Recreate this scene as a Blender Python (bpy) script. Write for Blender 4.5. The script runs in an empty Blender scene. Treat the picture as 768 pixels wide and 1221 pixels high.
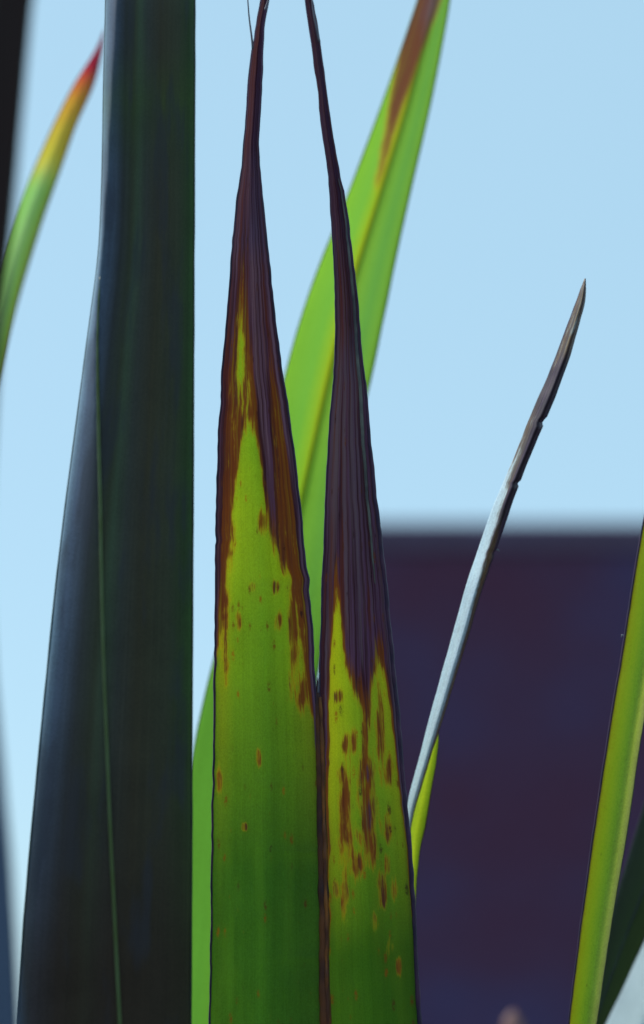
import bpy, bmesh, math, random
import numpy as np
from mathutils import Vector, Matrix

R = math.radians
random.seed(7); rng = np.random.default_rng(11)
sc = bpy.context.scene
COL = sc.collection

# ------------------------------------------------------------------ camera
PITCH = R(14.5); CAMZ = 0.75
FPX = 2563.0; W0, H0 = 768.0, 1221.0
cam = bpy.data.cameras.new('camera'); cam_o = bpy.data.objects.new('camera', cam); COL.objects.link(cam_o)
cam_o.location = (0, 0, CAMZ); cam_o.rotation_euler = (R(90) + PITCH, 0, 0)
cam.sensor_fit = 'VERTICAL'; cam.sensor_height = 36.0; cam.lens = 36.0 * FPX / H0
cam.clip_start = 0.02; cam.clip_end = 2000
cam.dof.use_dof = True; cam.dof.focus_distance = 1.0; cam.dof.aperture_fstop = 3.6
sc.camera = cam_o

# ------------------------------------------------------------------ sky and sun
SUN_EL, SUN_AZ = R(50), R(-66)          # azimuth from +Y (view direction) towards +X
world = bpy.data.worlds.new('World'); sc.world = world; world.use_nodes = True
wn = world.node_tree.nodes; wl = world.node_tree.links
bg = wn['Background']; sky = wn.new('ShaderNodeTexSky'); sky.sky_type = 'NISHITA'
sky.sun_disc = False; sky.sun_elevation = SUN_EL; sky.sun_rotation = SUN_AZ
sky.air_density = 1.0; sky.dust_density = 0.8; sky.ozone_density = 1.0; sky.altitude = 0
hz = wn.new('ShaderNodeMix'); hz.data_type = 'RGBA'; hz.inputs[0].default_value = 0.86      # even high haze over the blue
hz.inputs[7].default_value = (1.50, 2.40, 2.95, 1); wl.new(sky.outputs[0], hz.inputs[6])
wl.new(hz.outputs[2], bg.inputs[0]); bg.inputs[1].default_value = 0.15
sun = bpy.data.lights.new('sun', 'SUN'); sun.energy = 2.6; sun.angle = R(10); sun.color = (1.0, 0.96, 0.88)
sun_o = bpy.data.objects.new('sun', sun); COL.objects.link(sun_o)
sd = Vector((math.sin(SUN_AZ) * math.cos(SUN_EL), math.cos(SUN_AZ) * math.cos(SUN_EL), math.sin(SUN_EL)))
sun_o.rotation_euler = sd.to_track_quat('Z', 'Y').to_euler()
sun_o.location = sd * 20
vs = sc.view_settings
vs.view_transform = 'Standard'; vs.look = 'None'; vs.gamma = 1; vs.use_curve_mapping = False
vs.exposure = 0.9

# ------------------------------------------------------------------ helpers
FWD = np.array([0, math.cos(PITCH), math.sin(PITCH)])
UPV = np.array([0, -math.sin(PITCH), math.cos(PITCH)])
RGT = np.array([1.0, 0, 0]); CAM = np.array([0, 0, CAMZ])
def at(px, py, D):
    """point seen at photo pixel (px,py), D metres along the camera axis"""
    return CAM + D * (FWD + RGT * ((px - W0 / 2) / FPX) + UPV * ((H0 / 2 - py) / FPX))

def tag(o, label, cat=None, group=None, kind=None):
    if label: o['label'] = label
    if cat: o['category'] = cat
    if group: o['group'] = group
    if kind: o['kind'] = kind
    return o

def mesh_obj(name, verts, faces, mat, parent=None, smooth=True):
    me = bpy.data.meshes.new(name)
    me.from_pydata([tuple(map(float, v)) for v in verts], [], faces)
    me.update()
    if smooth:
        me.polygons.foreach_set('use_smooth', [True] * len(me.polygons))
    o = bpy.data.objects.new(name, me); COL.objects.link(o)
    if mat: me.materials.append(mat)
    if parent:
        o.parent = parent
        o.matrix_parent_inverse = Matrix.Translation(-Vector(parent.location))
    return o

def shoot(label, base, group=None):
    o = bpy.data.objects.new('flax_shoot', None); COL.objects.link(o)
    o.location = (base[0], base[1], 0); o.empty_display_size = 0.05
    return tag(o, label, 'plant', group)

def smooth1(a, k):
    if k < 1: return a
    p = np.pad(a, k, mode='reflect', reflect_type='odd')
    ker = np.hanning(2 * k + 3)[1:-1]; ker /= ker.sum()
    return np.convolve(p, ker, 'valid')

def wobble(n, step, amp, seed):
    r = np.random.default_rng(seed); m = max(4, int(n / step) + 3)
    return np.interp(np.linspace(0, m - 1, n), np.arange(m), r.normal(0, amp, m))

# ------------------------------------------------------------------ leaf geometry
class Leaf:
    """rows: (py, x_left, x_right[, keel fraction, fold depth, curl]) in photo pixels; depth: [(py, D)]"""
    def __init__(s, rows, depth, base, base_w=0.035, ncol=14, dpy=6, keel=0.5, fold=0.12, toward=1,
                 thick=0.0009, jitter=0.0, seed=1, sm=4, base_rows=26, round_=0.0, nicks=(), ripple=0.0):
        rows = sorted(rows)
        P = np.array([r[0] for r in rows], float)
        py = np.arange(P[0], P[-1] + 0.01, dpy)
        xl = smooth1(np.interp(py, P, [r[1] for r in rows]), sm)
        xr = smooth1(np.interp(py, P, [r[2] for r in rows]), sm)
        kk = smooth1(np.interp(py, P, [r[3] if len(r) > 3 else keel for r in rows]), sm)
        ff = smooth1(np.interp(py, P, [r[4] if len(r) > 4 else fold for r in rows]), sm)
        n = len(py)
        if jitter:
            xl = xl + wobble(n, 3, jitter, seed) * .5 + wobble(n, 12, jitter, seed + 1)
            xr = xr + wobble(n, 3, jitter, seed + 2) * .5 + wobble(n, 12, jitter, seed + 3)
        for (side, y0, y1, a) in nicks:
            m = np.clip(1 - np.abs(py - (y0 + y1) / 2) / ((y1 - y0) / 2), 0, 1)
            m = m if a > 0 else np.sqrt(m)
            if side < 0: xl = xl - a * m
            else: xr = xr + a * m
        dd = smooth1(np.interp(py, [d[0] for d in depth], [d[1] for d in depth]), max(sm, 6))
        u = np.linspace(0, 1, ncol)
        pts, PX, PY = [], [], []
        for i in range(n):
            w = max(xr[i] - xl[i], .4) / FPX * dd[i]
            k = kk[i]
            q = np.where(u < k, u / max(k, .01), (1 - u) / max(1 - k, .01))
            q = np.clip(q, 0, 1)
            prof = q * (1 - round_) + np.sin(q * math.pi / 2) * round_
            off = -toward * ff[i] * w * prof
            if ripple:
                off = off + ripple * w * np.sin(u * 9 + py[i] * .004 + seed)
            X = xl[i] + (xr[i] - xl[i]) * u
            pts.append([at(X[j], py[i], dd[i] + off[j]) for j in range(ncol)])
            PX.append(X); PY.append(np.full(ncol, py[i]))
        pts = np.array(pts); PX = np.array(PX); PY = np.array(PY)
        # below the frame: on down to the root in the ground
        if base is not None:
            c0 = pts[-1].mean(0); rel = pts[-1] - c0
            t0 = (pts[-1].mean(0) - pts[-6].mean(0)); t0 /= np.linalg.norm(t0)
            b = np.array([base[0], base[1], -0.03]); L = np.linalg.norm(b - c0)
            t1 = np.array([(b - c0)[0] * .15, (b - c0)[1] * .15, -L])
            wl0 = np.linalg.norm(pts[-1][-1] - pts[-1][0])
            ext = []
            for t in np.linspace(0, 1, base_rows)[1:]:
                h00 = 2*t**3 - 3*t**2 + 1; h10 = t**3 - 2*t**2 + t; h01 = -2*t**3 + 3*t**2; h11 = t**3 - t**2
                c = h00 * c0 + h10 * t0 * L + h01 * b + h11 * t1
                s_ = 1 + (base_w / wl0 - 1) * (t * t * (3 - 2 * t))
                ext.append(c + rel * s_)
            ext = np.array(ext); pts = np.concatenate([pts, ext])
            m = len(ext)
            PX = np.concatenate([PX, np.repeat(PX[-1:], m, 0)])
            PY = np.concatenate([PY, PY[-1:] + np.arange(1, m + 1)[:, None] * 40.0])
        s.pts, s.PX, s.PY, s.u, s.nc, s.nr, s.thick = pts, PX, PY, u, ncol, len(pts), thick
        s.kk = np.concatenate([kk, np.full(s.nr - n, kk[-1])])
        seg = np.linalg.norm(np.diff(pts.mean(1), axis=0), axis=1)
        s.v = np.concatenate([[0], np.cumsum(seg)])

    def build(s, name, mat, parent, label=None, stain=None, dark=None):
        nr, nc = s.nr, s.nc
        P = s.pts
        dv = np.gradient(P, axis=0); du = np.gradient(P, axis=1)
        N = np.cross(du, dv); N /= (np.linalg.norm(N, axis=2, keepdims=True) + 1e-12)
        th = np.full((nr, nc), s.thick)
        th[:, 0] *= .35; th[:, -1] *= .35; th[:3] *= .5
        F = (P - N * th[..., None] / 2).reshape(-1, 3); B = (P + N * th[..., None] / 2).reshape(-1, 3)
        n = nr * nc; faces = []
        for i in range(nr - 1):
            for j in range(nc - 1):
                a = i * nc + j
                faces.append((a, a + nc, a + nc + 1, a + 1))
                faces.append((n + a, n + a + 1, n + a + nc + 1, n + a + nc))
            a = i * nc; faces.append((a, n + a, n + a + nc, a + nc))
            a = i * nc + nc - 1; faces.append((a, a + nc, n + a + nc, n + a))
        for j in range(nc - 1):
            faces.append((j, j + 1, n + j + 1, n + j))
            a = (nr - 1) * nc + j; faces.append((a, n + a, n + a + 1, a + 1))
        o = mesh_obj(name, np.concatenate([F, B]), faces, mat, parent)
        me = o.data
        U = np.tile(s.u, nr); V = np.repeat(s.v, nc)
        for nm, val in (('leaf_u', U), ('leaf_v', V)):
            at_ = me.attributes.new(nm, 'FLOAT', 'POINT')
            at_.data.foreach_set('value', np.concatenate([val, val]).astype(np.float32))
        for nm, fn in (('stain', stain), ('dark', dark)):
            at_ = me.attributes.new(nm, 'FLOAT', 'POINT')
            val = fn(s.PX, s.PY, np.tile(s.u, (nr, 1))).ravel() if fn else np.full(n, -3.0)
            at_.data.foreach_set('value', np.concatenate([val, val]).astype(np.float32))
        if label: o['label'] = label
        s.obj = o
        return o

    def line(s, j=None, u=None, i0=0, i1=None, lift=0.0):
        """a polyline along column j, or along fraction u, lifted towards the camera"""
        P = s.pts[i0:i1]
        if u is None:
            L = P[:, j]
        else:
            uu = np.asarray(u) if np.ndim(u) else np.full(len(P), u)
            L = np.array([[np.interp(uu[i], s.u, P[i, :, k]) for k in range(3)] for i in range(len(P))])
        if lift:
            d = CAM - L; d /= np.linalg.norm(d, axis=1, keepdims=True); L = L + d * lift
        return L

def tube(name, L, rad, mat, parent, nseg=7, flat=1.0):
    """tapered tube along polyline L; rad scalar or array"""
    L = np.asarray(L); n = len(L); rad = np.broadcast_to(np.asarray(rad, float), (n,))
    T = np.gradient(L, axis=0); T /= np.linalg.norm(T, axis=1, keepdims=True) + 1e-12
    A = np.cross(T, np.array([0, 1.0, 0.1])); A /= np.linalg.norm(A, axis=1, keepdims=True) + 1e-12
    Bn = np.cross(T, A)
    V = []; faces = []
    for i in range(n):
        for k in range(nseg):
            a = 2 * math.pi * k / nseg
            V.append(L[i] + rad[i] * (A[i] * math.cos(a) + Bn[i] * math.sin(a) * flat))
    for i in range(n - 1):
        for k in range(nseg):
            k2 = (k + 1) % nseg
            faces.append((i * nseg + k, i * nseg + k2, (i + 1) * nseg + k2, (i + 1) * nseg + k))
    faces.append(tuple(range(nseg))[::-1]); faces.append(tuple((n - 1) * nseg + k for k in range(nseg)))
    o = mesh_obj(name, V, faces, mat, None)
    d = np.concatenate([[0], np.cumsum(np.linalg.norm(np.diff(L, axis=0), axis=1))])
    a_ = o.data.attributes.new('leaf_v', 'FLOAT', 'POINT'); a_.data.foreach_set('value', np.repeat(d, nseg).astype(np.float32))
    if parent:
        o.parent = parent
        if parent.parent is None: o.matrix_parent_inverse = Matrix.Translation(-Vector(parent.location))   # leaves themselves sit at world identity
    return o

# ------------------------------------------------------------------ materials
def new_mat(name):
    m = bpy.data.materials.new(name); m.use_nodes = True
    nt = m.node_tree; nt.nodes.clear()
    return m, nt, nt.nodes, nt.links

def ramp(N, stops, interp='LINEAR'):
    r = N.new('ShaderNodeValToRGB'); cr = r.color_ramp; cr.interpolation = interp
    while len(cr.elements) < len(stops): cr.elements.new(0.5)
    for e, (p, c) in zip(cr.elements, stops):
        e.position = p; e.color = (*c, 1) if len(c) == 3 else c
    return r

def leaf_mat(name, across, trans=(0.4, 0.8, 0.1), tw=0.35, rough=0.45, spec=0.4, vein=0.25, specks=0.0,
             stain_cols=None, dark_cols=None, along=None, bump=0.25, width=0.05, sheen=0.0, seed=0.0, blotch=0.2, patch=None, coat=0.0, tref=None, snoise=1.0, tip_sheen=None):
    m, nt, N, Lk = new_mat(name)
    tref = tref or across[len(across) // 2][1]
    def attr(nm):
        a = N.new('ShaderNodeAttribute'); a.attribute_name = nm; return a.outputs['Fac']
    def mth(op, a, b=None, c=None):
        x = N.new('ShaderNodeMath'); x.operation = op
        for i, v in enumerate((a, b, c)):
            if v is None: continue
            if isinstance(v, (int, float)): x.inputs[i].default_value = v
            else: Lk.new(v, x.inputs[i])
        return x.outputs[0]
    def mix(f, a, b, bt='MIX'):
        x = N.new('ShaderNodeMix'); x.data_type = 'RGBA'; x.blend_type = bt
        for i, v in ((0, f), (6, a), (7, b)):
            if isinstance(v, (int, float)): x.inputs[i].default_value = v
            elif isinstance(v, tuple): x.inputs[i].default_value = (*v, 1)
            else: Lk.new(v, x.inputs[i])
        return x.outputs[2]
    def noise(su, sv, scale=1.0, det=3.0, off=0.0, ro=.6):
        c = N.new('ShaderNodeCombineXYZ')
        Lk.new(mth('MULTIPLY', u, su * width), c.inputs[0]); Lk.new(mth('MULTIPLY', v, sv), c.inputs[1])
        c.inputs[2].default_value = seed + off
        t = N.new('ShaderNodeTexNoise'); t.inputs['Scale'].default_value = scale
        t.inputs['Detail'].default_value = det; t.inputs['Roughness'].default_value = ro
        Lk.new(c.outputs[0], t.inputs['Vector']); return t.outputs[0]
    def smap(x, a, b):
        r = N.new('ShaderNodeMapRange'); r.interpolation_type = 'SMOOTHSTEP'
        r.inputs[1].default_value = a; r.inputs[2].default_value = b
        Lk.new(x, r.inputs[0]); return r.outputs[0]
    u = attr('leaf_u'); v = attr('leaf_v')
    col_n = ramp(N, across); Lk.new(u, col_n.inputs[0]); col = col_n.outputs[0]
    if along:       # colour change along the leaf, pigment plus painted shade and sheen (stops in metres/scale)
        stops, ln, amt = along
        rr = ramp(N, stops); Lk.new(mth('DIVIDE', mth('ADD', v, mth('MULTIPLY', mth('SUBTRACT', noise(160, 6, 1, 2, 5), .5), .02)), ln), rr.inputs[0])
        fr = rr.outputs['Alpha']
        col = mix(fr, col, rr.outputs[0])
    fine = noise(2600, 5, 1, 2, 1)          # parallel veins
    broad = noise(420, 4, 1, 3, 2)
    blot = noise(60, 40, 1, 4, 3)
    pv = noise(1100, 2, 1, 1, 4)
    f = mth('ADD', mth('MULTIPLY', mth('SUBTRACT', fine, .5), vein * 1.6), mth('MULTIPLY', mth('SUBTRACT', broad, .5), vein * 1.6))
    f = mth('ADD', f, mth('MULTIPLY', mth('SUBTRACT', blot, .5), blotch * 1.5))
    f = mth('ADD', f, mth('MULTIPLY', mth('SUBTRACT', noise(1500, 1100, 1, 2, 17, .8), .5), 1.0))      # fine cell mottling
    f = mth('ADD', f, 1.0)
    hs = N.new('ShaderNodeHueSaturation'); Lk.new(f, hs.inputs['Value']); Lk.new(col, hs.inputs['Color']); col = hs.outputs[0]
    tcol_in = None
    if patch:
        pc, amt = patch
        col = mix(mth('MULTIPLY', smap(noise(90, 14, 1, 3, 9), .5, .66), amt), col, pc)
    alive = None
    if stain_cols:
        st = attr('stain')
        nz = mth('ADD', mth('MULTIPLY', mth('SUBTRACT', noise(900, 60, 1, 3, 6), .5), 4.6 * snoise),
                 mth('MULTIPLY', mth('SUBTRACT', noise(330, 110, 1, 4, 7), .5), 3.2 * snoise))
        sv = mth('ADD', st, nz)
        sf = smap(sv, -.6, .9)
        halo = smap(sv, -.9, .2)
        yel, brn, brn2 = stain_cols
        col = mix(mth('MULTIPLY', halo, .4), col, yel)
        bn = mix(smap(noise(700, 9, 1, 3, 8), .35, .65), brn, brn2)
        bn = mix(mth('MULTIPLY', smap(noise(420, 7, 1, 4, 31), .50, .64), .75), bn, dark_cols[0])
        bn = mix(mth('MULTIPLY', smap(noise(500, 8, 1, 3, 33), .54, .66), .55), bn, yel)
        col = mix(mth('MULTIPLY', sf, .96), col, bn)
        dk = attr('dark')
        dn = mth('ADD', dk, mth('ADD', mth('MULTIPLY', mth('SUBTRACT', noise(700, 9, 1, 3, 12), .5), 6.0), mth('MULTIPLY', mth('SUBTRACT', noise(200, 50, 1, 3, 14), .5), .8)))
        df = smap(dn, -.7, 1.1)
        dc = mix(smap(noise(600, 10, 1, 3, 13), .4, .62), dark_cols[0], dark_cols[1])
        if tip_sheen:  # pale streaks over the dead tissue, painting in the tip's gloss
            dc = mix(mth('MULTIPLY', smap(dk, 1.2, 3.0), smap(noise(330, 6, 1, 4, 41), .42, .66)), dc, tip_sheen)
            dc = mix(mth('MULTIPLY', smap(noise(260, 9, 1, 4, 43), .52, .66), .7), dc, brn2)
        col = mix(df, col, dc)
        dead = mth('MAXIMUM', sf, df)
        alive = mth('SUBTRACT', 1.0, dead)
    if specks:
        c = N.new('ShaderNodeCombineXYZ'); Lk.new(mth('MULTIPLY', u, width * 330), c.inputs[0]); Lk.new(mth('MULTIPLY', v, 110), c.inputs[1]); c.inputs[2].default_value = seed
        vo = N.new('ShaderNodeTexVoronoi'); vo.inputs['Scale'].default_value = 1.0; Lk.new(c.outputs[0], vo.inputs['Vector'])
        sep = N.new('ShaderNodeSeparateColor'); Lk.new(vo.outputs['Color'], sep.inputs[0])
        rad = mth('MULTIPLY', mth('SUBTRACT', sep.outputs[0], .5), specks * .55)
        sp = smap(mth('SUBTRACT', rad, vo.outputs['Distance']), -.12, .10)
        sp = mth('MULTIPLY', sp, mth('MULTIPLY', smap(noise(700, 700, 1, 2, 21), .3, .6), .85))
        scol = mix(sep.outputs[1], (.13, .04, .012), (.012, .006, .02))
        col = mix(sp, col, scol)
    bs = N.new('ShaderNodeBsdfPrincipled'); Lk.new(col, bs.inputs['Base Color'])
    rn = mth('ADD', rough, mth('MULTIPLY', mth('SUBTRACT', blot, .5), .3)); Lk.new(rn, bs.inputs['Roughness'])
    bs.inputs['Specular IOR Level'].default_value = spec
    if coat: bs.inputs['Coat Weight'].default_value = coat; bs.inputs['Coat Roughness'].default_value = .3
    if sheen: bs.inputs['Sheen Weight'].default_value = sheen; bs.inputs['Sheen Roughness'].default_value = .5
    bp = N.new('ShaderNodeBump'); bp.inputs['Strength'].default_value = bump; bp.inputs['Distance'].default_value = .0006
    Lk.new(mth('ADD', mth('MULTIPLY', pv, .8), mth('MULTIPLY', fine, .5)), bp.inputs['Height']); Lk.new(bp.outputs[0], bs.inputs['Normal'])
    out = N.new('ShaderNodeOutputMaterial')
    if tw > 0:
        tr = N.new('ShaderNodeBsdfTranslucent')
        # transmitted colour follows the pigment, brighter and yellower than the reflected one
        sp_ = N.new('ShaderNodeSeparateColor'); Lk.new(col, sp_.inputs[0]); cb_ = N.new('ShaderNodeCombineColor')
        for k in range(3):
            Lk.new(mth('MINIMUM', mth('MULTIPLY', mth('POWER', mth('DIVIDE', sp_.outputs[k], tref[k]), .62), trans[k]), .97), cb_.inputs[k])
        tc = cb_.outputs[0]
        Lk.new(tc, tr.inputs[0]); Lk.new(bp.outputs[0], tr.inputs['Normal'])
        mx = N.new('ShaderNodeMixShader')
        if alive is not None:
            Lk.new(mth('MULTIPLY', mth('ADD', mth('MULTIPLY', alive, .55), .45), tw), mx.inputs[0])
        else: mx.inputs[0].default_value = tw
        Lk.new(bs.outputs[0], mx.inputs[1]); Lk.new(tr.outputs[0], mx.inputs[2]); Lk.new(mx.outputs[0], out.inputs[0])
    else:
        Lk.new(bs.outputs[0], out.inputs[0])
    return m

def simple_mat(name, c1, c2, rough=.5, scale=60, tw=0.0, spec=.4):
    m, nt, N, Lk = new_mat(name)
    a = N.new('ShaderNodeAttribute'); a.attribute_name = 'leaf_v'
    tcn = N.new('ShaderNodeTexCoord')
    t = N.new('ShaderNodeTexNoise'); t.inputs['Scale'].default_value = scale; t.inputs['Detail'].default_value = 4
    Lk.new(tcn.outputs['Object'], t.inputs['Vector'])
    r = ramp(N, [(.38, c1), (.62, c2)]); Lk.new(t.outputs[0], r.inputs[0])
    bs = N.new('ShaderNodeBsdfPrincipled'); Lk.new(r.outputs[0], bs.inputs['Base Color'])
    bs.inputs['Roughness'].default_value = rough; bs.inputs['Specular IOR Level'].default_value = spec
    out = N.new('ShaderNodeOutputMaterial'); Lk.new(bs.outputs[0], out.inputs[0])
    return m

# ------------------------------------------------------------------ ground
def ground():
    m, nt, N, Lk = new_mat('soil')
    tcn = N.new('ShaderNodeTexCoord'); t = N.new('ShaderNodeTexNoise'); t.inputs['Scale'].default_value = 9; t.inputs['Detail'].default_value = 8
    Lk.new(tcn.outputs['Object'], t.inputs['Vector'])
    r = ramp(N, [(.35, (.035, .03, .03)), (.5, (.07, .06, .05)), (.65, (.05, .07, .03))]); Lk.new(t.outputs[0], r.inputs[0])
    bs = N.new('ShaderNodeBsdfPrincipled'); Lk.new(r.outputs[0], bs.inputs['Base Color']); bs.inputs['Roughness'].default_value = .9
    bp = N.new('ShaderNodeBump'); bp.inputs['Distance'].default_value = .03; Lk.new(t.outputs[0], bp.inputs['Height']); Lk.new(bp.outputs[0], bs.inputs['Normal'])
    out = N.new('ShaderNodeOutputMaterial'); Lk.new(bs.outputs[0], out.inputs[0])
    S = 900.0
    g = np.concatenate([[-S, -80, -20], np.linspace(-8, 8, 33), [20, 80, S]]); n = len(g)
    V = []
    for y in g:
        for x in g:
            z = 0.012 * math.sin(x * 2.3 + 1) * math.cos(y * 1.9) if abs(x) < 9 and abs(y) < 9 else 0
            V.append((x, y + 2, z))
    F = [(j * n + i, j * n + i + 1, (j + 1) * n + i + 1, (j + 1) * n + i) for j in range(n - 1) for i in range(n - 1)]
    o = mesh_obj('ground', V, F, m); o['kind'] = 'structure'
ground()

# ------------------------------------------------------------------ dark wall behind
def wall():
    m, nt, N, Lk = new_mat('dark_render')
    tcn = N.new('ShaderNodeTexCoord')
    mp = N.new('ShaderNodeMapping'); mp.inputs['Scale'].default_value = (1.3, 1, 2.0); Lk.new(tcn.outputs['Object'], mp.inputs[0])
    t = N.new('ShaderNodeTexNoise'); t.inputs['Scale'].default_value = 1.5; t.inputs['Detail'].default_value = 6; Lk.new(mp.outputs[0], t.inputs['Vector'])
    r = ramp(N, [(.30, (.105, .030, .060)), (.5, (.092, .042, .092)), (.70, (.072, .058, .15))]); Lk.new(t.outputs[0], r.inputs[0])
    bs = N.new('ShaderNodeBsdfPrincipled'); Lk.new(r.outputs[0], bs.inputs['Base Color']); bs.inputs['Roughness'].default_value = .85
    bs.inputs['Specular IOR Level'].default_value = .2
    t2 = N.new('ShaderNodeTexNoise'); t2.inputs['Scale'].default_value = 40; t2.inputs['Detail'].default_value = 6; Lk.new(tcn.outputs['Object'], t2.inputs['Vector'])
    bp = N.new('ShaderNodeBump'); bp.inputs['Distance'].default_value = .01; Lk.new(t2.outputs[0], bp.inputs['Height']); Lk.new(bp.outputs[0], bs.inputs['Normal'])
    out = N.new('ShaderNodeOutputMaterial'); Lk.new(bs.outputs[0], out.inputs[0])
    m2 = simple_mat('coping_stone', (.095, .062, .11), (.11, .075, .135), .85, 9)
    top = at(620, 619, 4.15); x0 = at(430, 900, 4.15)[0]; y = top[1]
    x1 = x0 + 3.2; zt = top[2]
    root = bpy.data.objects.new('garden_wall', None); COL.objects.link(root); root.location = ((x0 + x1) / 2, y + .11, 0)
    tag(root, 'low dark violet-blue wall standing out of focus behind the flax leaves', 'wall')
    def block(name, a, b, mat, bev):
        bm = bmesh.new(); bmesh.ops.create_cube(bm, size=1)
        for v in bm.verts:
            v.co = Vector([(a[i] + b[i]) / 2 + v.co[i] * (b[i] - a[i]) for i in range(3)])
        bmesh.ops.bevel(bm, geom=bm.edges[:], offset=bev, segments=3, affect='EDGES', profile=.6)
        me = bpy.data.meshes.new(name); bm.to_mesh(me); bm.free(); me.materials.append(mat)
        o = bpy.data.objects.new(name, me); COL.objects.link(o); o.parent = root
        o.matrix_parent_inverse = Matrix.Translation(-Vector(root.location))
        return o
    block('wall_body', (x0 + .02, y + .02, -.05), (x1 - .02, y + .2, zt - .06), m, .006)
    L = (x1 - x0) / 4
    for k in range(4):
        block('coping_stone', (x0 + k * L + .003, y + .012, zt - .0605), (x0 + (k + 1) * L - .003, y + .22, zt), m2, .012)
wall()

# ------------------------------------------------------------------ flax leaves
margin_dark = simple_mat('leaf_margin_purple', (.018, .010, .040), (.055, .020, .060), .45, 90)
margin_red = simple_mat('leaf_margin_redbrown', (.05, .012, .015), (.09, .03, .012), .45, 90)
margin_dim = simple_mat('leaf_margin_dim', (.014, .028, .022), (.024, .045, .028), .5, 90)
fibre_mat = simple_mat('dry_fibre', (.09, .09, .13), (.16, .17, .22), .6, 120)
BOT = 1262

def field(profile, soft=14.0, streaks=(), top=None):
    """signed stain field: positive above the die-back line (photo rows by u), plus spindle-shaped streaks"""
    pu = [p[0] for p in profile]; pv = [p[1] for p in profile]
    def fn(PX, PY, U):
        s = (np.interp(U, pu, pv) - PY) / soft
        s = np.clip(s, -3, 3)
        for (x, y, hw, hh, *a) in streaks:
            d = 1 - np.sqrt(((PX - x) / hw) ** 2 + ((PY - y) / hh) ** 2)
            s = np.maximum(s, np.clip(d * 1.6, -3, (a[0] if a else 1.0) * .75))
        return s
    return fn

# --- the split leaf in focus ------------------------------------------------
split_base = (-0.005, 1.10)
S = shoot('broad green leaf split down its midrib into two purple-brown dead tips', split_base)
L1r = [(-34, 318, 319.5), (-10, 313, 321), (30, 305, 316), (60, 299.5, 314), (120, 295, 311), (170, 291, 307.5), (200, 288.5, 309),
       (250, 282, 314), (300, 277, 319), (350, 273, 325), (400, 269, 330), (450, 265, 337), (500, 262.5, 344), (550, 260, 351),
       (600, 259, 357), (650, 258, 362), (700, 257.5, 367), (750, 257, 371), (800, 256.5, 375), (850, 256, 378.5), (900, 255.5, 381),
       (1000, 253.5, 384), (1100, 252, 386), (1221, 250, 388), (BOT, 249, 388.5)]
L1r = [(*r, .5, (.55 if r[0] < 180 else .32 if r[0] < 300 else .12)) for r in L1r]
L2r = [(-30, 361, 362), (-8, 363, 371), (30, 369, 379), (60, 373, 383), (120, 380, 391), (170, 386, 398), (200, 390, 404), (240, 394, 412),
       (300, 398, 420), (350, 399.5, 425), (400, 400, 429), (450, 398, 434), (500, 394, 438.5), (560, 391, 444), (620, 388, 451),
       (700, 384.5, 460), (780, 382, 467), (820, 381.5, 471), (900, 382.5, 479), (1000, 384.5, 487), (1100, 386.5, 494), (1221, 388.5, 500), (BOT, 389, 502)]
L2r = [(*r, .5, (.5 if r[0] < 260 else .35 if r[0] < 450 else .10)) for r in L2r]
split_depth = [(-40, 1.03), (300, 1.005), (820, .998), (BOT, .985)]

green_focus = [(0, (.07, .125, .028)), (.06, (.15, .17, .022)), (.2, (.095, .155, .028)), (.5, (.075, .145, .036)), (.72, (.105, .175, .024)), (.93, (.16, .19, .02)), (1, (.12, .10, .02))]
green_focus2 = [(0, (.16, .14, .015)), (.12, (.17, .20, .02)), (.45, (.095, .16, .028)), (.75, (.09, .15, .03)), (.92, (.14, .17, .022)), (1, (.10, .08, .02))]
STC = ((.24, .20, .016), (.21, .060, .012), (.10, .022, .014))
DKC = ((.034, .010, .036), (.090, .045, .15))
m_l1 = leaf_mat('split_leaf_green', green_focus, trans=(.64, .88, .10), tw=.52, stain_cols=STC, dark_cols=DKC, specks=1.0, along=([(0, (.2, .2, .02, 0)), (.46, (.2, .2, .02, 0)), (.62, (.024, .070, .030, .35)), (.86, (.015, .052, .026, .95))], .50, 1), width=.05, vein=.24, seed=1.3, patch=((.06, .13, .05), .12), bump=.2, spec=.25, tip_sheen=(.17, .11, .26))  # along darkens the lower half: painted shade over greener pigment
m_l2 = leaf_mat('split_leaf_green_spotted', green_focus2, trans=(.64, .84, .08), tw=.50, stain_cols=STC, dark_cols=DKC, specks=1.15, along=([(0, (.2, .2, .02, 0)), (.60, (.2, .2, .02, 0)), (.8, (.026, .07, .022, .4)), (.93, (.018, .055, .018, .95))], .50, 1), width=.045, vein=.24, seed=7.9, patch=((.08, .11, .03), .12), bump=.14, spec=.22, tip_sheen=(.105, .075, .16))  # along paints shade into the green towards the base

st1 = field([(0, 800), (.03, 770), (.06, 740), (.10, 690), (.16, 640), (.2, 600), (.25, 555), (.31, 520), (.37, 512), (.47, 508), (.53, 525), (.57, 575), (.61, 628), (.66, 655),
             (.71, 650), (.75, 690), (.8, 675), (.85, 720), (.89, 770), (.92, 800), (.96, 860), (1, 900)], 13,
            [(350, 757, 5, 50), (361, 827, 5, 20), (332, 742, 3, 9, .5), (314, 621, 5, 13), (268, 745, 4, 50, .3), (262, 933, 3, 14, .4), (309, 903, 3, 8, .1),
             (291, 986, 3, 3.5, .3), (329, 700, 3, 7, .3), (366, 760, 3, 40, .6), (275, 640, 4, 30, .4), (284, 740, 3, 10, .2), (300, 700, 3, 5, .2)])
dk1 = field([(0, 780), (.04, 720), (.08, 560), (.12, 420), (.2, 355), (.27, 335), (.34, 330), (.42, 350), (.48, 420), (.52, 440), (.56, 520), (.60, 590), (.66, 632), (.70, 615),
             (.74, 540), (.80, 430), (.86, 440), (.91, 560), (.95, 700), (.975, 900), (1, 1000)], 34)
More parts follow.
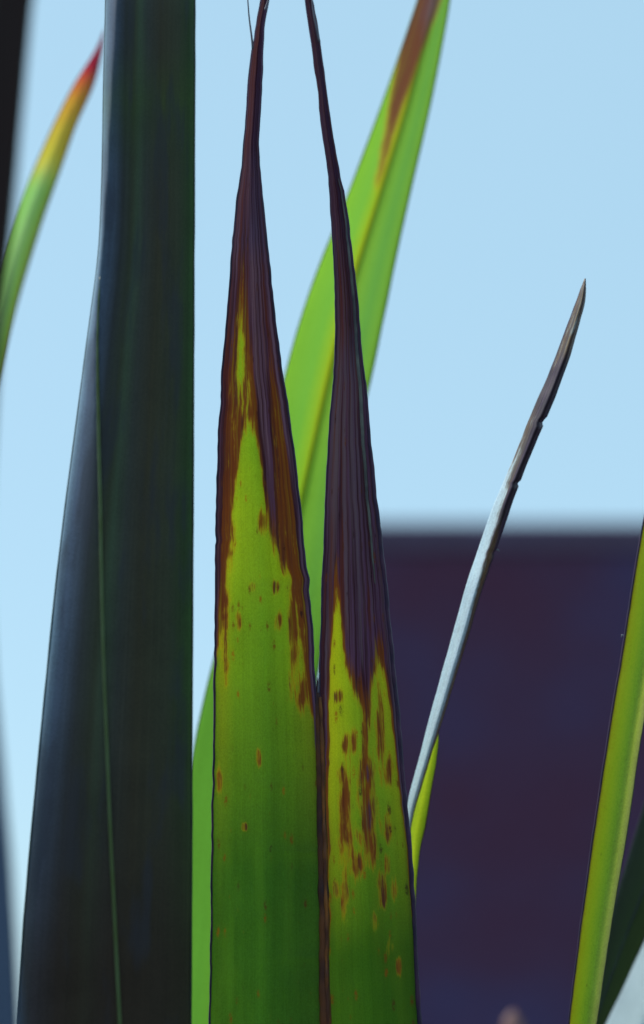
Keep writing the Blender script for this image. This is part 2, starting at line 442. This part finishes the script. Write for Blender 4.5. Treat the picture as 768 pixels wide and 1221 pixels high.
# an olive streak stays alive inside the brown tip
def st1b(PX, PY, U):
    s = st1(PX, PY, U)
    ol = np.exp(-((U - .30) / .06) ** 2 - ((PY - 425) / 55) ** 2) * 2.6 + np.exp(-((U - .42) / .03) ** 2 - ((PY - 470) / 30) ** 2) * 1.6
    return np.clip(s, -3, 1.2) - ol
lf1 = Leaf(L1r, split_depth, (split_base[0] - .02, split_base[1]), .03, ncol=44, dpy=3, jitter=.45, seed=3, sm=8, toward=-1, round_=.5,
           nicks=[(1, 676, 704, 2.6), (1, 700, 800, 1.2), (1, 1010, 1022, -1.5), (1, 1135, 1147, -1.5), (1, 1165, 1200, -1.2), (-1, 770, 790, 1.0), (-1, 905, 935, 1.2), (-1, 640, 650, -1)], ripple=.004)
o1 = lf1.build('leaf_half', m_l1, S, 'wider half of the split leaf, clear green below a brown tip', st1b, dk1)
st2 = field([(0, 1300), (.05, 1120), (.10, 880), (.15, 760), (.2, 720), (.25, 712), (.29, 745), (.34, 790), (.4, 812), (.46, 826), (.5, 838), (.55, 845), (.6, 868), (.64, 862), (.68, 828), (.74, 803),
             (.8, 790), (.88, 800), (.93, 880), (.97, 1040), (1, 1250)], 12,
            [(436, 880, 4, 45), (437, 922, 9, 19), (439, 978, 10, 36), (437, 950, 6, 40), (411, 971, 5.5, 55), (426, 1031, 6, 14), (407, 924, 5, 11, .7), (412, 888, 3.5, 11, .8),
             (422, 884, 3.5, 12, .8), (454, 868, 4.5, 45, .8), (464, 918, 4, 16, .6), (456, 1062, 4.5, 18, .7), (462, 1031, 3.5, 10, .6), (463, 986, 4, 14, .5), (411, 1062, 3.5, 30, .5),
             (447, 1099, 3, 9, .4), (403, 830, 5, 8), (417, 1005, 4, 20, .6), (444, 1005, 5, 22, .8), (401, 1060, 3, 8, .4), (476, 1150, 3, 9, .4), (464, 1130, 3, 9, .3), (470, 1060, 3, 10, .3)])
dk2 = field([(0, 1000), (.04, 940), (.10, 840), (.15, 735), (.2, 690), (.24, 672), (.29, 722), (.34, 768), (.4, 792), (.46, 806), (.5, 812), (.56, 815), (.61, 838), (.65, 826), (.7, 806), (.75, 785),
             (.82, 762), (.88, 760), (.93, 830), (.97, 960), (1, 1160)], 16, [(439, 975, 4, 16, .4), (437, 922, 4, 8, .2)])
lf2 = Leaf(L2r, [(p, d + .001) for p, d in split_depth], (split_base[0] + .02, split_base[1]), .03, ncol=44, dpy=3, jitter=.45, seed=21, sm=8, toward=-1, round_=.5,
           nicks=[(-1, 1005, 1018, -1.4), (-1, 1080, 1100, -1.2), (-1, 905, 915, -1), (1, 940, 960, 1.0)], ripple=.004)
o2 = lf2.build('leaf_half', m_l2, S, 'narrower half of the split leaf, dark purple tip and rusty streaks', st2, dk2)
def margins(lf, o, mat, r0, r1=None, cols=(0, -1), top=.4):
    for j in cols:
        n = lf.nr; rr = np.full(n, r0) * (1 + wobble(n, 5, .08, 5 + j)); rr[:8] *= np.linspace(top, 1, 8)
        wid = np.linalg.norm(lf.pts[:, -1] - lf.pts[:, 0], axis=1); rr = np.minimum(rr, np.maximum(wid * .045, .0002))
        tube('leaf_margin', lf.line(j=j), rr, mat, o, 6)
margins(lf1, o1, margin_dark, .00055, cols=(0,)); margins(lf1, o1, margin_dark, .00060, cols=(-1,))
margins(lf2, o2, margin_dark, .00050, cols=(0,)); margins(lf2, o2, margin_dark, .00105, cols=(-1,))
ra, rb = int((215 + 30) / 3), int((700 + 30) / 3)
re_ = lf2.line(u=.84, lift=.0012)[ra:rb]; nn = len(re_)
tube('rolled_edge', re_, .0009 * np.sin(np.linspace(.05, math.pi - .05, nn)) ** .5, simple_mat('rolled_edge_grey', (.05, .05, .06), (.13, .14, .13), .4, 70), o2, 7, .6)
# midrib: whole below the split, standing proud between the halves
i0 = int((806 + 34) / 3)
a_, b_ = lf1.line(j=-1)[i0:], lf2.line(j=0)[i0 - 1:]; n = min(len(a_), len(b_))
mid = (a_[-n:] + b_[-n:]) / 2
n = len(mid); mid[:, 1] -= .0006
rr = np.interp(np.arange(n), [0, 4, 12, 30, 90, n], [.0002, .0006, .0013, .0021, .0024, .0028]) * (1 + wobble(n, 6, .06, 4))
m_mid = simple_mat('midrib_rust', (.035, .010, .014), (.15, .045, .012), .5, 45)
tube('midrib', mid, rr, m_mid, S, 10, .7)
mid2 = mid[8:] + np.array([.0010, -.0016, 0]); n2 = len(mid2)
tube('midrib_ridge', mid2, .0008 * (1 + wobble(n2, 5, .2, 9)), simple_mat('midrib_orange', (.08, .022, .012), (.26, .085, .015), .5, 70), S, 6)
# torn fibres at the tips
def fibre(pxs, D, r, o, mat=fibre_mat):
    P = np.array([at(x, y, D) for x, y in pxs]); t = np.linspace(0, len(P) - 1, 14)
    P = np.stack([np.interp(t, np.arange(len(P)), P[:, k]) for k in range(3)], 1)
    for k in range(3): P[:, k] = smooth1(P[:, k], 2)
    tube('tip_fibre', P, np.linspace(r, r * .35, 14), mat, o, 6)
fibre([(301.5, 58), (300, 42), (297, 22), (295.5, 0), (294, -22)], 1.021, .00055, o1)
fibre([(316, 12), (320, 0), (321, -22)], 1.02, .0005, o1)
fibre([(381, 50), (377, 32), (373, 12), (371, -12)], 1.024, .0006, o2)
fibre([(379.5, 826), (380, 812), (381, 802)], .993, .0005, o1)

# --- green leaf behind, leaning to the right ---------------------------------
eb = (-0.085, 1.30)
S = shoot('bright lime-green leaf leaning behind the split leaf, rusty stripe near its tip', eb)
Er = [(-78, 527, 529), (-50, 514, 541), (0, 498, 537), (50, 481.5, 528), (100, 464, 518.5), (150, 446, 508), (200, 427, 496), (250, 408, 484.5), (300, 387, 473.5),
      (350, 368, 463.5), (400, 352.5, 453), (450, 339, 443), (500, 328, 431), (600, 304, 412), (700, 279, 396), (800, 251, 380), (880, 233, 366), (950, 222, 352), (1050, 210, 338), (BOT, 196, 322)]
m_e = leaf_mat('lime_leaf', [(0, (.13, .27, .035)), (.3, (.115, .27, .05)), (.44, (.17, .31, .03)), (.5, (.24, .36, .015)), (.56, (.15, .29, .04)), (.8, (.10, .24, .06)), (1, (.14, .27, .04))],
               snoise=.3, along=([(0, (.1, .2, .03, 0)), (.5, (.1, .2, .03, 0)), (.85, (.06, .16, .03, .85))], .50, 1), trans=(.68, .97, .30), tw=.66, tref=(.135, .27, .05), vein=.12, width=.045, seed=3.1, blotch=.1,
               stain_cols=((.42, .30, .01), (.36, .12, .05), (.24, .07, .05)), dark_cols=((.22, .06, .03), (.25, .2, .24)))
def ste(PX, PY, U):
    cx = np.interp(PY, [0, 60, 130, 220, 300], [506, 491, 471, 450, 432])
    hw = np.interp(PY, [-80, 0, 60, 130, 220, 300], [20, 17, 12, 9, 7, 3])
    amp = np.interp(PY, [0, 110, 150, 215, 290], [1.6, 1.3, .6, .1, -3])
    return np.clip(amp - (np.abs(PX - cx) / hw) ** 2 * 1.2, -3, 2)
def dke(PX, PY, U):
    return np.clip(.9 - (np.abs(PX - np.interp(PY, [-80, 0, 40], [530, 514, 502])) / 9) ** 2 - np.clip((PY - 15) / 22, 0, 9), -3, 2)
lfe = Leaf(Er, [(-80, 1.17), (600, 1.145), (BOT, 1.13)], eb, .04, ncol=30, dpy=6, keel=.5, fold=.05, toward=-1, seed=9, sm=8, round_=.2)
oe = lfe.build('leaf', m_e, S, None, ste, dke)
margins(lfe, oe, simple_mat('leaf_margin_green', (.10, .19, .03), (.14, .24, .04), .5, 80), .0004)
uu = np.clip(lfe.kk, 0, 1); nE = lfe.nr
tube('midrib', lfe.line(u=uu, lift=-.0012), np.interp(np.arange(nE), [0, 20, nE], [.0004, .0009, .0016]), simple_mat('midrib_yellow', (.26, .34, .02), (.34, .40, .025), .5, 60), oe, 8, .6)

# --- folded narrow leaf, standing to the right --------------------------------
fb = (0.075, 1.17)
S = shoot('narrow folded leaf with pale waxy back and dark dead tip, against the dark wall', fb)
Fr = [(332, 697, 698), (342, 693, 699), (362, 686, 698), (380, 679, 692.5), (400, 671.5, 686), (420, 664.5, 680), (450, 652.5, 670), (480, 639, 659), (500, 631, 650), (550, 612, 629), (600, 589, 610),
      (650, 572, 593), (700, 556, 575), (760, 539, 557.5), (800, 528, 545), (850, 513.5, 530), (900, 501, 514), (950, 487.5, 499), (975, 484, 492), (1000, 481, 488), (1040, 477, 484), (1100, 472, 479), (BOT, 458, 466)]
m_f = leaf_mat('waxy_folded_leaf', [(0, (.64, .80, .90)), (.35, (.74, .89, .95)), (.70, (.62, .76, .86)), (.79, (.16, .14, .22)), (.87, (.20, .13, .05)), (.94, (.03, .012, .03)), (1, (.02, .008, .025))],
               trans=(.80, .90, .95), tw=.35, tref=(.78, .88, .90), vein=.2, width=.012, rough=.4, seed=5.5, stain_cols=((.30, .26, .16), (.17, .085, .03), (.035, .015, .03)), dark_cols=((.022, .009, .026), (.060, .026, .070)), specks=0)
def stf(PX, PY, U):
    b = np.interp(U, [0, .25, .5, .75, 1], [540, 560, 600, 720, 900])
    return np.clip((b - PY) / 40, -3, 1.2)
def dkf(PX, PY, U):
    b = np.interp(U, [0, .2, .45, .6, .8, 1], [480, 500, 520, 600, 640, 700])
    s = (b - PY) / 26
    tip = (PY - 425) / 14            # the very tip is bleached brown again
    tip = np.maximum(tip, (.28 - U) * 6 - np.abs(PY - 350) / 40 + .3)
    return np.clip(np.minimum(s, tip), -3, 2)
lff = Leaf(Fr, [(330, 1.02), (985, 1.045), (BOT, 1.055)], fb, .02, ncol=18, dpy=4, keel=.74, fold=1.0, toward=1, jitter=.3, seed=31, sm=5, thick=.0008,
           nicks=[(1, 498, 508, -3), (1, 572, 580, -2.5), (1, 655, 662, -2)])
of = lff.build('leaf', m_f, S, None, stf, dkf)
margins(lff, of, margin_dark, .0005, cols=(-1,))
Fi = [(870, 521, 523.5), (885, 515, 523), (910, 506, 520), (950, 496, 513), (975, 490, 509), (992, 487, 506.5), (1002, 487, 502.5), (1020, 487.5, 499.5), (1045, 488, 497), (1090, 489, 494.5), (1150, 482, 492), (BOT, 470, 484)]
m_fi = leaf_mat('inner_fold_green', [(0, (.20, .27, .05)), (.5, (.30, .37, .04)), (1, (.20, .28, .03))], trans=(.85, .95, .15), tw=.6, vein=.2, width=.01, seed=8.8)
lffi = Leaf(Fi, [(860, 1.0445), (960, 1.049), (BOT, 1.061)], (fb[0] + .004, fb[1] + .004), .015, ncol=10, dpy=4, keel=.5, fold=.15, toward=-1, jitter=.25, seed=33, sm=2, thick=.0008)
ofi = lffi.build('inner_fold', m_fi, S, 'yellow-green inner half of the folded leaf, torn short')
margins(lffi, ofi, margin_red, .00035, cols=(-1,))
fibre([(592, 656), (594, 655), (595.5, 658)], 1.03, .0005, of)

# --- dark folded leaf in front on the left -----------------------------------
ab = (-0.10, 0.98)
S = shoot('tall dark green folded leaf standing upright, keel towards the viewer', ab)
A = [(-60, 128, 232, 146), (0, 126.5, 232, 142), (100, 124, 232, 136), (200, 122.5, 231.5, 130), (260, 120.5, 231.5, 126), (300, 118.5, 231, 122), (350, 112, 231, 118), (400, 105, 231, 116), (450, 98.5, 230.5, 116.5),
     (500, 92, 230.5, 117.5), (600, 78.5, 230, 120), (700, 66.5, 229.5, 121.5), (800, 56.5, 229, 124), (900, 46.5, 228.5, 128), (1000, 37, 228.5, 132), (1100, 28.5, 228, 137), (1221, 22, 227.5, 143), (BOT, 20, 227, 145)]
Ar = [(y, l, r, (k - l) / (r - l), .26) for (y, l, r, k) in A]
Ar = [(-420, 175, 177, .4, .26), (-250, 140, 224, .3, .26)] + Ar
m_a = leaf_mat('dark_leaf', [(0, (.15, .25, .34)), (.08, (.08, .12, .20)), (.22, (.034, .04, .045)), (.33, (.042, .052, .028)), (.38, (.055, .088, .05)), (.48, (.048, .054, .046)), (.62, (.05, .045, .024)), (.82, (.046, .056, .03)), (.93, (.028, .062, .018)), (1, (.035, .10, .018))],  # blue stops at the left edge paint in skylight sheen
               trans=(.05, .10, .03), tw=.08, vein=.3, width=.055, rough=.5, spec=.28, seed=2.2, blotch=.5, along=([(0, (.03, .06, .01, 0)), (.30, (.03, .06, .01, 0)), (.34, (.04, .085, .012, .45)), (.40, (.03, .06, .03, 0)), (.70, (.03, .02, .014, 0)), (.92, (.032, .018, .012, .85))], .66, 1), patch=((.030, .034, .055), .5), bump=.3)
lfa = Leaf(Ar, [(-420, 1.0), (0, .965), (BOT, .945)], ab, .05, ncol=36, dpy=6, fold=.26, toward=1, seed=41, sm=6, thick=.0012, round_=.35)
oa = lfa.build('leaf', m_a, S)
margins(lfa, oa, margin_dim, .0005)
nA = lfa.nr; s0 = int((420 + 330) / 6)
tube('midrib', lfa.line(u=lfa.kk, i0=0, lift=.0012)[s0:], np.interp(np.arange(nA - s0), [0, 30, 90, nA], [.0003, .0008, .0008, .0010]), simple_mat('midrib_olive', (.055, .085, .016), (.075, .12, .045), .4, 26), oa, 8, .7)

# --- blurred near blade at the far left --------------------------------------
bb = (-0.20, 0.80)
S = shoot('near-black bowed leaf at the edge, strongly out of focus', bb)
B = [(-150, -30, 60), (0, -60, 38), (100, -72, 29), (200, -82, 20.5), (300, -92, 11), (400, -100, 1), (500, -106, -7), (600, -110, -12), (700, -112, -13), (800, -110, -8), (870, -108, -1), (950, -105, 6), (1000, -102, 11), (1100, -98, 17.5), (1221, -93, 24), (BOT, -92, 25)]
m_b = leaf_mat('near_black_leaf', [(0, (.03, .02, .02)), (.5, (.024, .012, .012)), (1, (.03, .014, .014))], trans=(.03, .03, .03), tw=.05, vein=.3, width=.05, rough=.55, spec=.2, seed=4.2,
               along=([(0, (.014, .009, .011, 0)), (.42, (.014, .009, .011, 0)), (.60, (.11, .16, .27, .9)), (1, (.09, .13, .22, .9))], .38, 1))  # slate blue lower down is sky reflection put into the colour
lfb = Leaf(B, [(-150, .70), (BOT, .68)], bb, .035, ncol=16, dpy=8, fold=.2, toward=1, seed=51, sm=8, thick=.0012)
ob = lfb.build('leaf', m_b, S); margins(lfb, ob, margin_dim, .0004)
tube('midrib', lfb.line(u=lfb.kk, lift=.0005), .0009, margin_dim, ob, 7, .7)

# --- green pointed leaf behind at the left -----------------------------------
cb = (-0.36, 1.38)
S = shoot('slim green leaf with orange and crimson pointed tip, behind the dark leaves', cb)
Cr = [(36, 124, 125.5), (50, 120, 124.5), (70, 108.5, 120), (100, 88, 113), (150, 63, 90), (200, 41, 73), (250, 20, 55), (300, 2, 39), (350, -12, 24), (400, -25, 11), (500, -48, -12), (600, -66, -32), (800, -96, -60), (1000, -115, -78), (BOT, -130, -90)]
m_c = leaf_mat('tipped_leaf', [(0, (.13, .26, .05)), (.5, (.17, .36, .10)), (.85, (.16, .28, .04)), (1, (.22, .20, .04))], trans=(.72, .95, .34), tw=.62, vein=.12, width=.02, seed=6.1,
               along=([(0, (.16, .012, .035, 1)), (.10, (.20, .02, .03, 1)), (.19, (.42, .16, .02, .95)), (.34, (.42, .24, .015, .7)), (.43, (.25, .3, .05, 0))], .24, 1))
lfc = Leaf(Cr, [(36, 1.25), (BOT, 1.20)], cb, .025, ncol=14, dpy=6, fold=.18, toward=-1, seed=61, sm=4)
oc = lfc.build('leaf', m_c, S); margins(lfc, oc, margin_red, .0003)
tube('midrib', lfc.line(u=lfc.kk, lift=-.0004), np.linspace(.0002, .0012, lfc.nr), simple_mat('midrib_pale', (.12, .2, .04), (.17, .26, .06), .5, 60), oc, 7, .6)

# --- right hand group -------------------------------------------------------
gb = (0.10, 1.16)
S = shoot('yellow-green upright leaf with dark red edge, bordering the dark wall', gb)
G = [(420, 812, 815), (480, 798, 822), (560, 781, 812), (600, 772.5, 806), (650, 763, 800), (700, 754.5, 793), (740, 748, 787), (800, 738.5, 778), (850, 730, 769), (900, 722, 760.5), (1000, 707.5, 746), (1100, 693, 729), (1221, 679, 711), (BOT, 674, 705)]
m_g = leaf_mat('yellow_green_leaf', [(0, (.20, .16, .012)), (.10, (.36, .40, .018)), (.35, (.30, .50, .035)), (.6, (.22, .42, .07)), (.8, (.20, .32, .14)), (1, (.17, .24, .20))], trans=(.80, .97, .16), tw=.64, vein=.16, width=.018, seed=9.4, rough=.35, specks=.3)  # teal-grey stops on the right side are a painted highlight
lfg = Leaf(G, [(420, 1.03), (BOT, 1.02)], gb, .022, ncol=16, dpy=5, keel=.72, fold=.4, toward=1, jitter=.3, seed=71, sm=8, round_=.5)
og = lfg.build('leaf', m_g, S)
margins(lfg, og, margin_dark, .0008, cols=(0,)); margins(lfg, og, margin_dim, .0004, cols=(-1,))
fibre([(743, 758), (741.5, 757), (741, 760)], 1.02, .0005, og)

g2b = (0.06, 1.34)
S = shoot('dim green blurred leaf slanting behind the yellow-green leaf', g2b)
G2 = [(700, 868, 872), (760, 840, 890), (850, 806, 868), (950, 772, 834), (1050, 745, 800), (1123, 728, 768), (1170, 719, 746), (1221, 709, 721), (BOT, 702, 706)]
G2 = [(700, 856, 860), (760, 830, 880), (850, 800, 868), (950, 772, 838), (1050, 741, 803), (1123, 720, 767), (1170, 708, 746), (1221, 695, 721), (BOT, 684, 703)]
m_g2 = leaf_mat('dim_green_leaf', [(0, (.022, .035, .02)), (.5, (.035, .065, .02)), (1, (.05, .085, .022))], trans=(.10, .16, .03), tw=.2, vein=.15, width=.03, seed=10.4)
lfg2 = Leaf(G2, [(700, 1.15), (BOT, 1.13)], g2b, .025, ncol=14, dpy=6, fold=.15, toward=1, seed=81, sm=6)
og2 = lfg2.build('leaf', m_g2, S); margins(lfg2, og2, margin_dim, .0004)
tube('midrib', lfg2.line(u=lfg2.kk, lift=.0004), .0008, margin_dim, og2, 7, .6)

g3b = (0.10, 1.46)
S = shoot('pale waxy blue-white leaf low behind the dim green leaf', g3b)
G3 = [(960, 862, 866), (1000, 834, 890), (1060, 792, 884), (1123, 756, 868), (1170, 734, 846), (1221, 712, 824), (BOT, 694, 804)]
m_g3 = leaf_mat('pale_waxy_leaf', [(0, (.55, .66, .72)), (.5, (.66, .78, .82)), (1, (.55, .66, .72))], trans=(.90, .97, .97), tw=.65, vein=.1, width=.04, rough=.4, seed=11.4)
lfg3 = Leaf(G3, [(960, 1.28), (BOT, 1.24)], g3b, .03, ncol=14, dpy=6, fold=.10, toward=-1, seed=91, sm=4)
og3 = lfg3.build('leaf', m_g3, S); margins(lfg3, og3, margin_dim, .0003)
tube('midrib', lfg3.line(u=lfg3.kk, lift=-.0004), .0008, simple_mat('midrib_wax', (.5, .6, .65), (.6, .7, .75), .5, 60), og3, 7, .6)

# --- withered pinkish tip just rising into view, far behind -------------------
pb = (0.14, 1.75)
S = shoot('withered pink-brown leaf tip low in front of the dark wall', pb)
Pp = [(1205, 609, 615), (1214, 601, 622), (1230, 597, 628), (BOT, 593, 632)]
m_p = leaf_mat('withered_leaf', [(0, (.20, .09, .09)), (.5, (.30, .15, .14)), (1, (.2, .09, .09))], trans=(.4, .2, .2), tw=.25, vein=.2, width=.02, seed=12.4)
lfp = Leaf(Pp, [(1200, 1.60), (BOT, 1.58)], pb, .02, ncol=10, dpy=3, fold=.2, toward=1, seed=95, sm=2)
opx = lfp.build('leaf', m_p, S); margins(lfp, opx, margin_red, .0003)
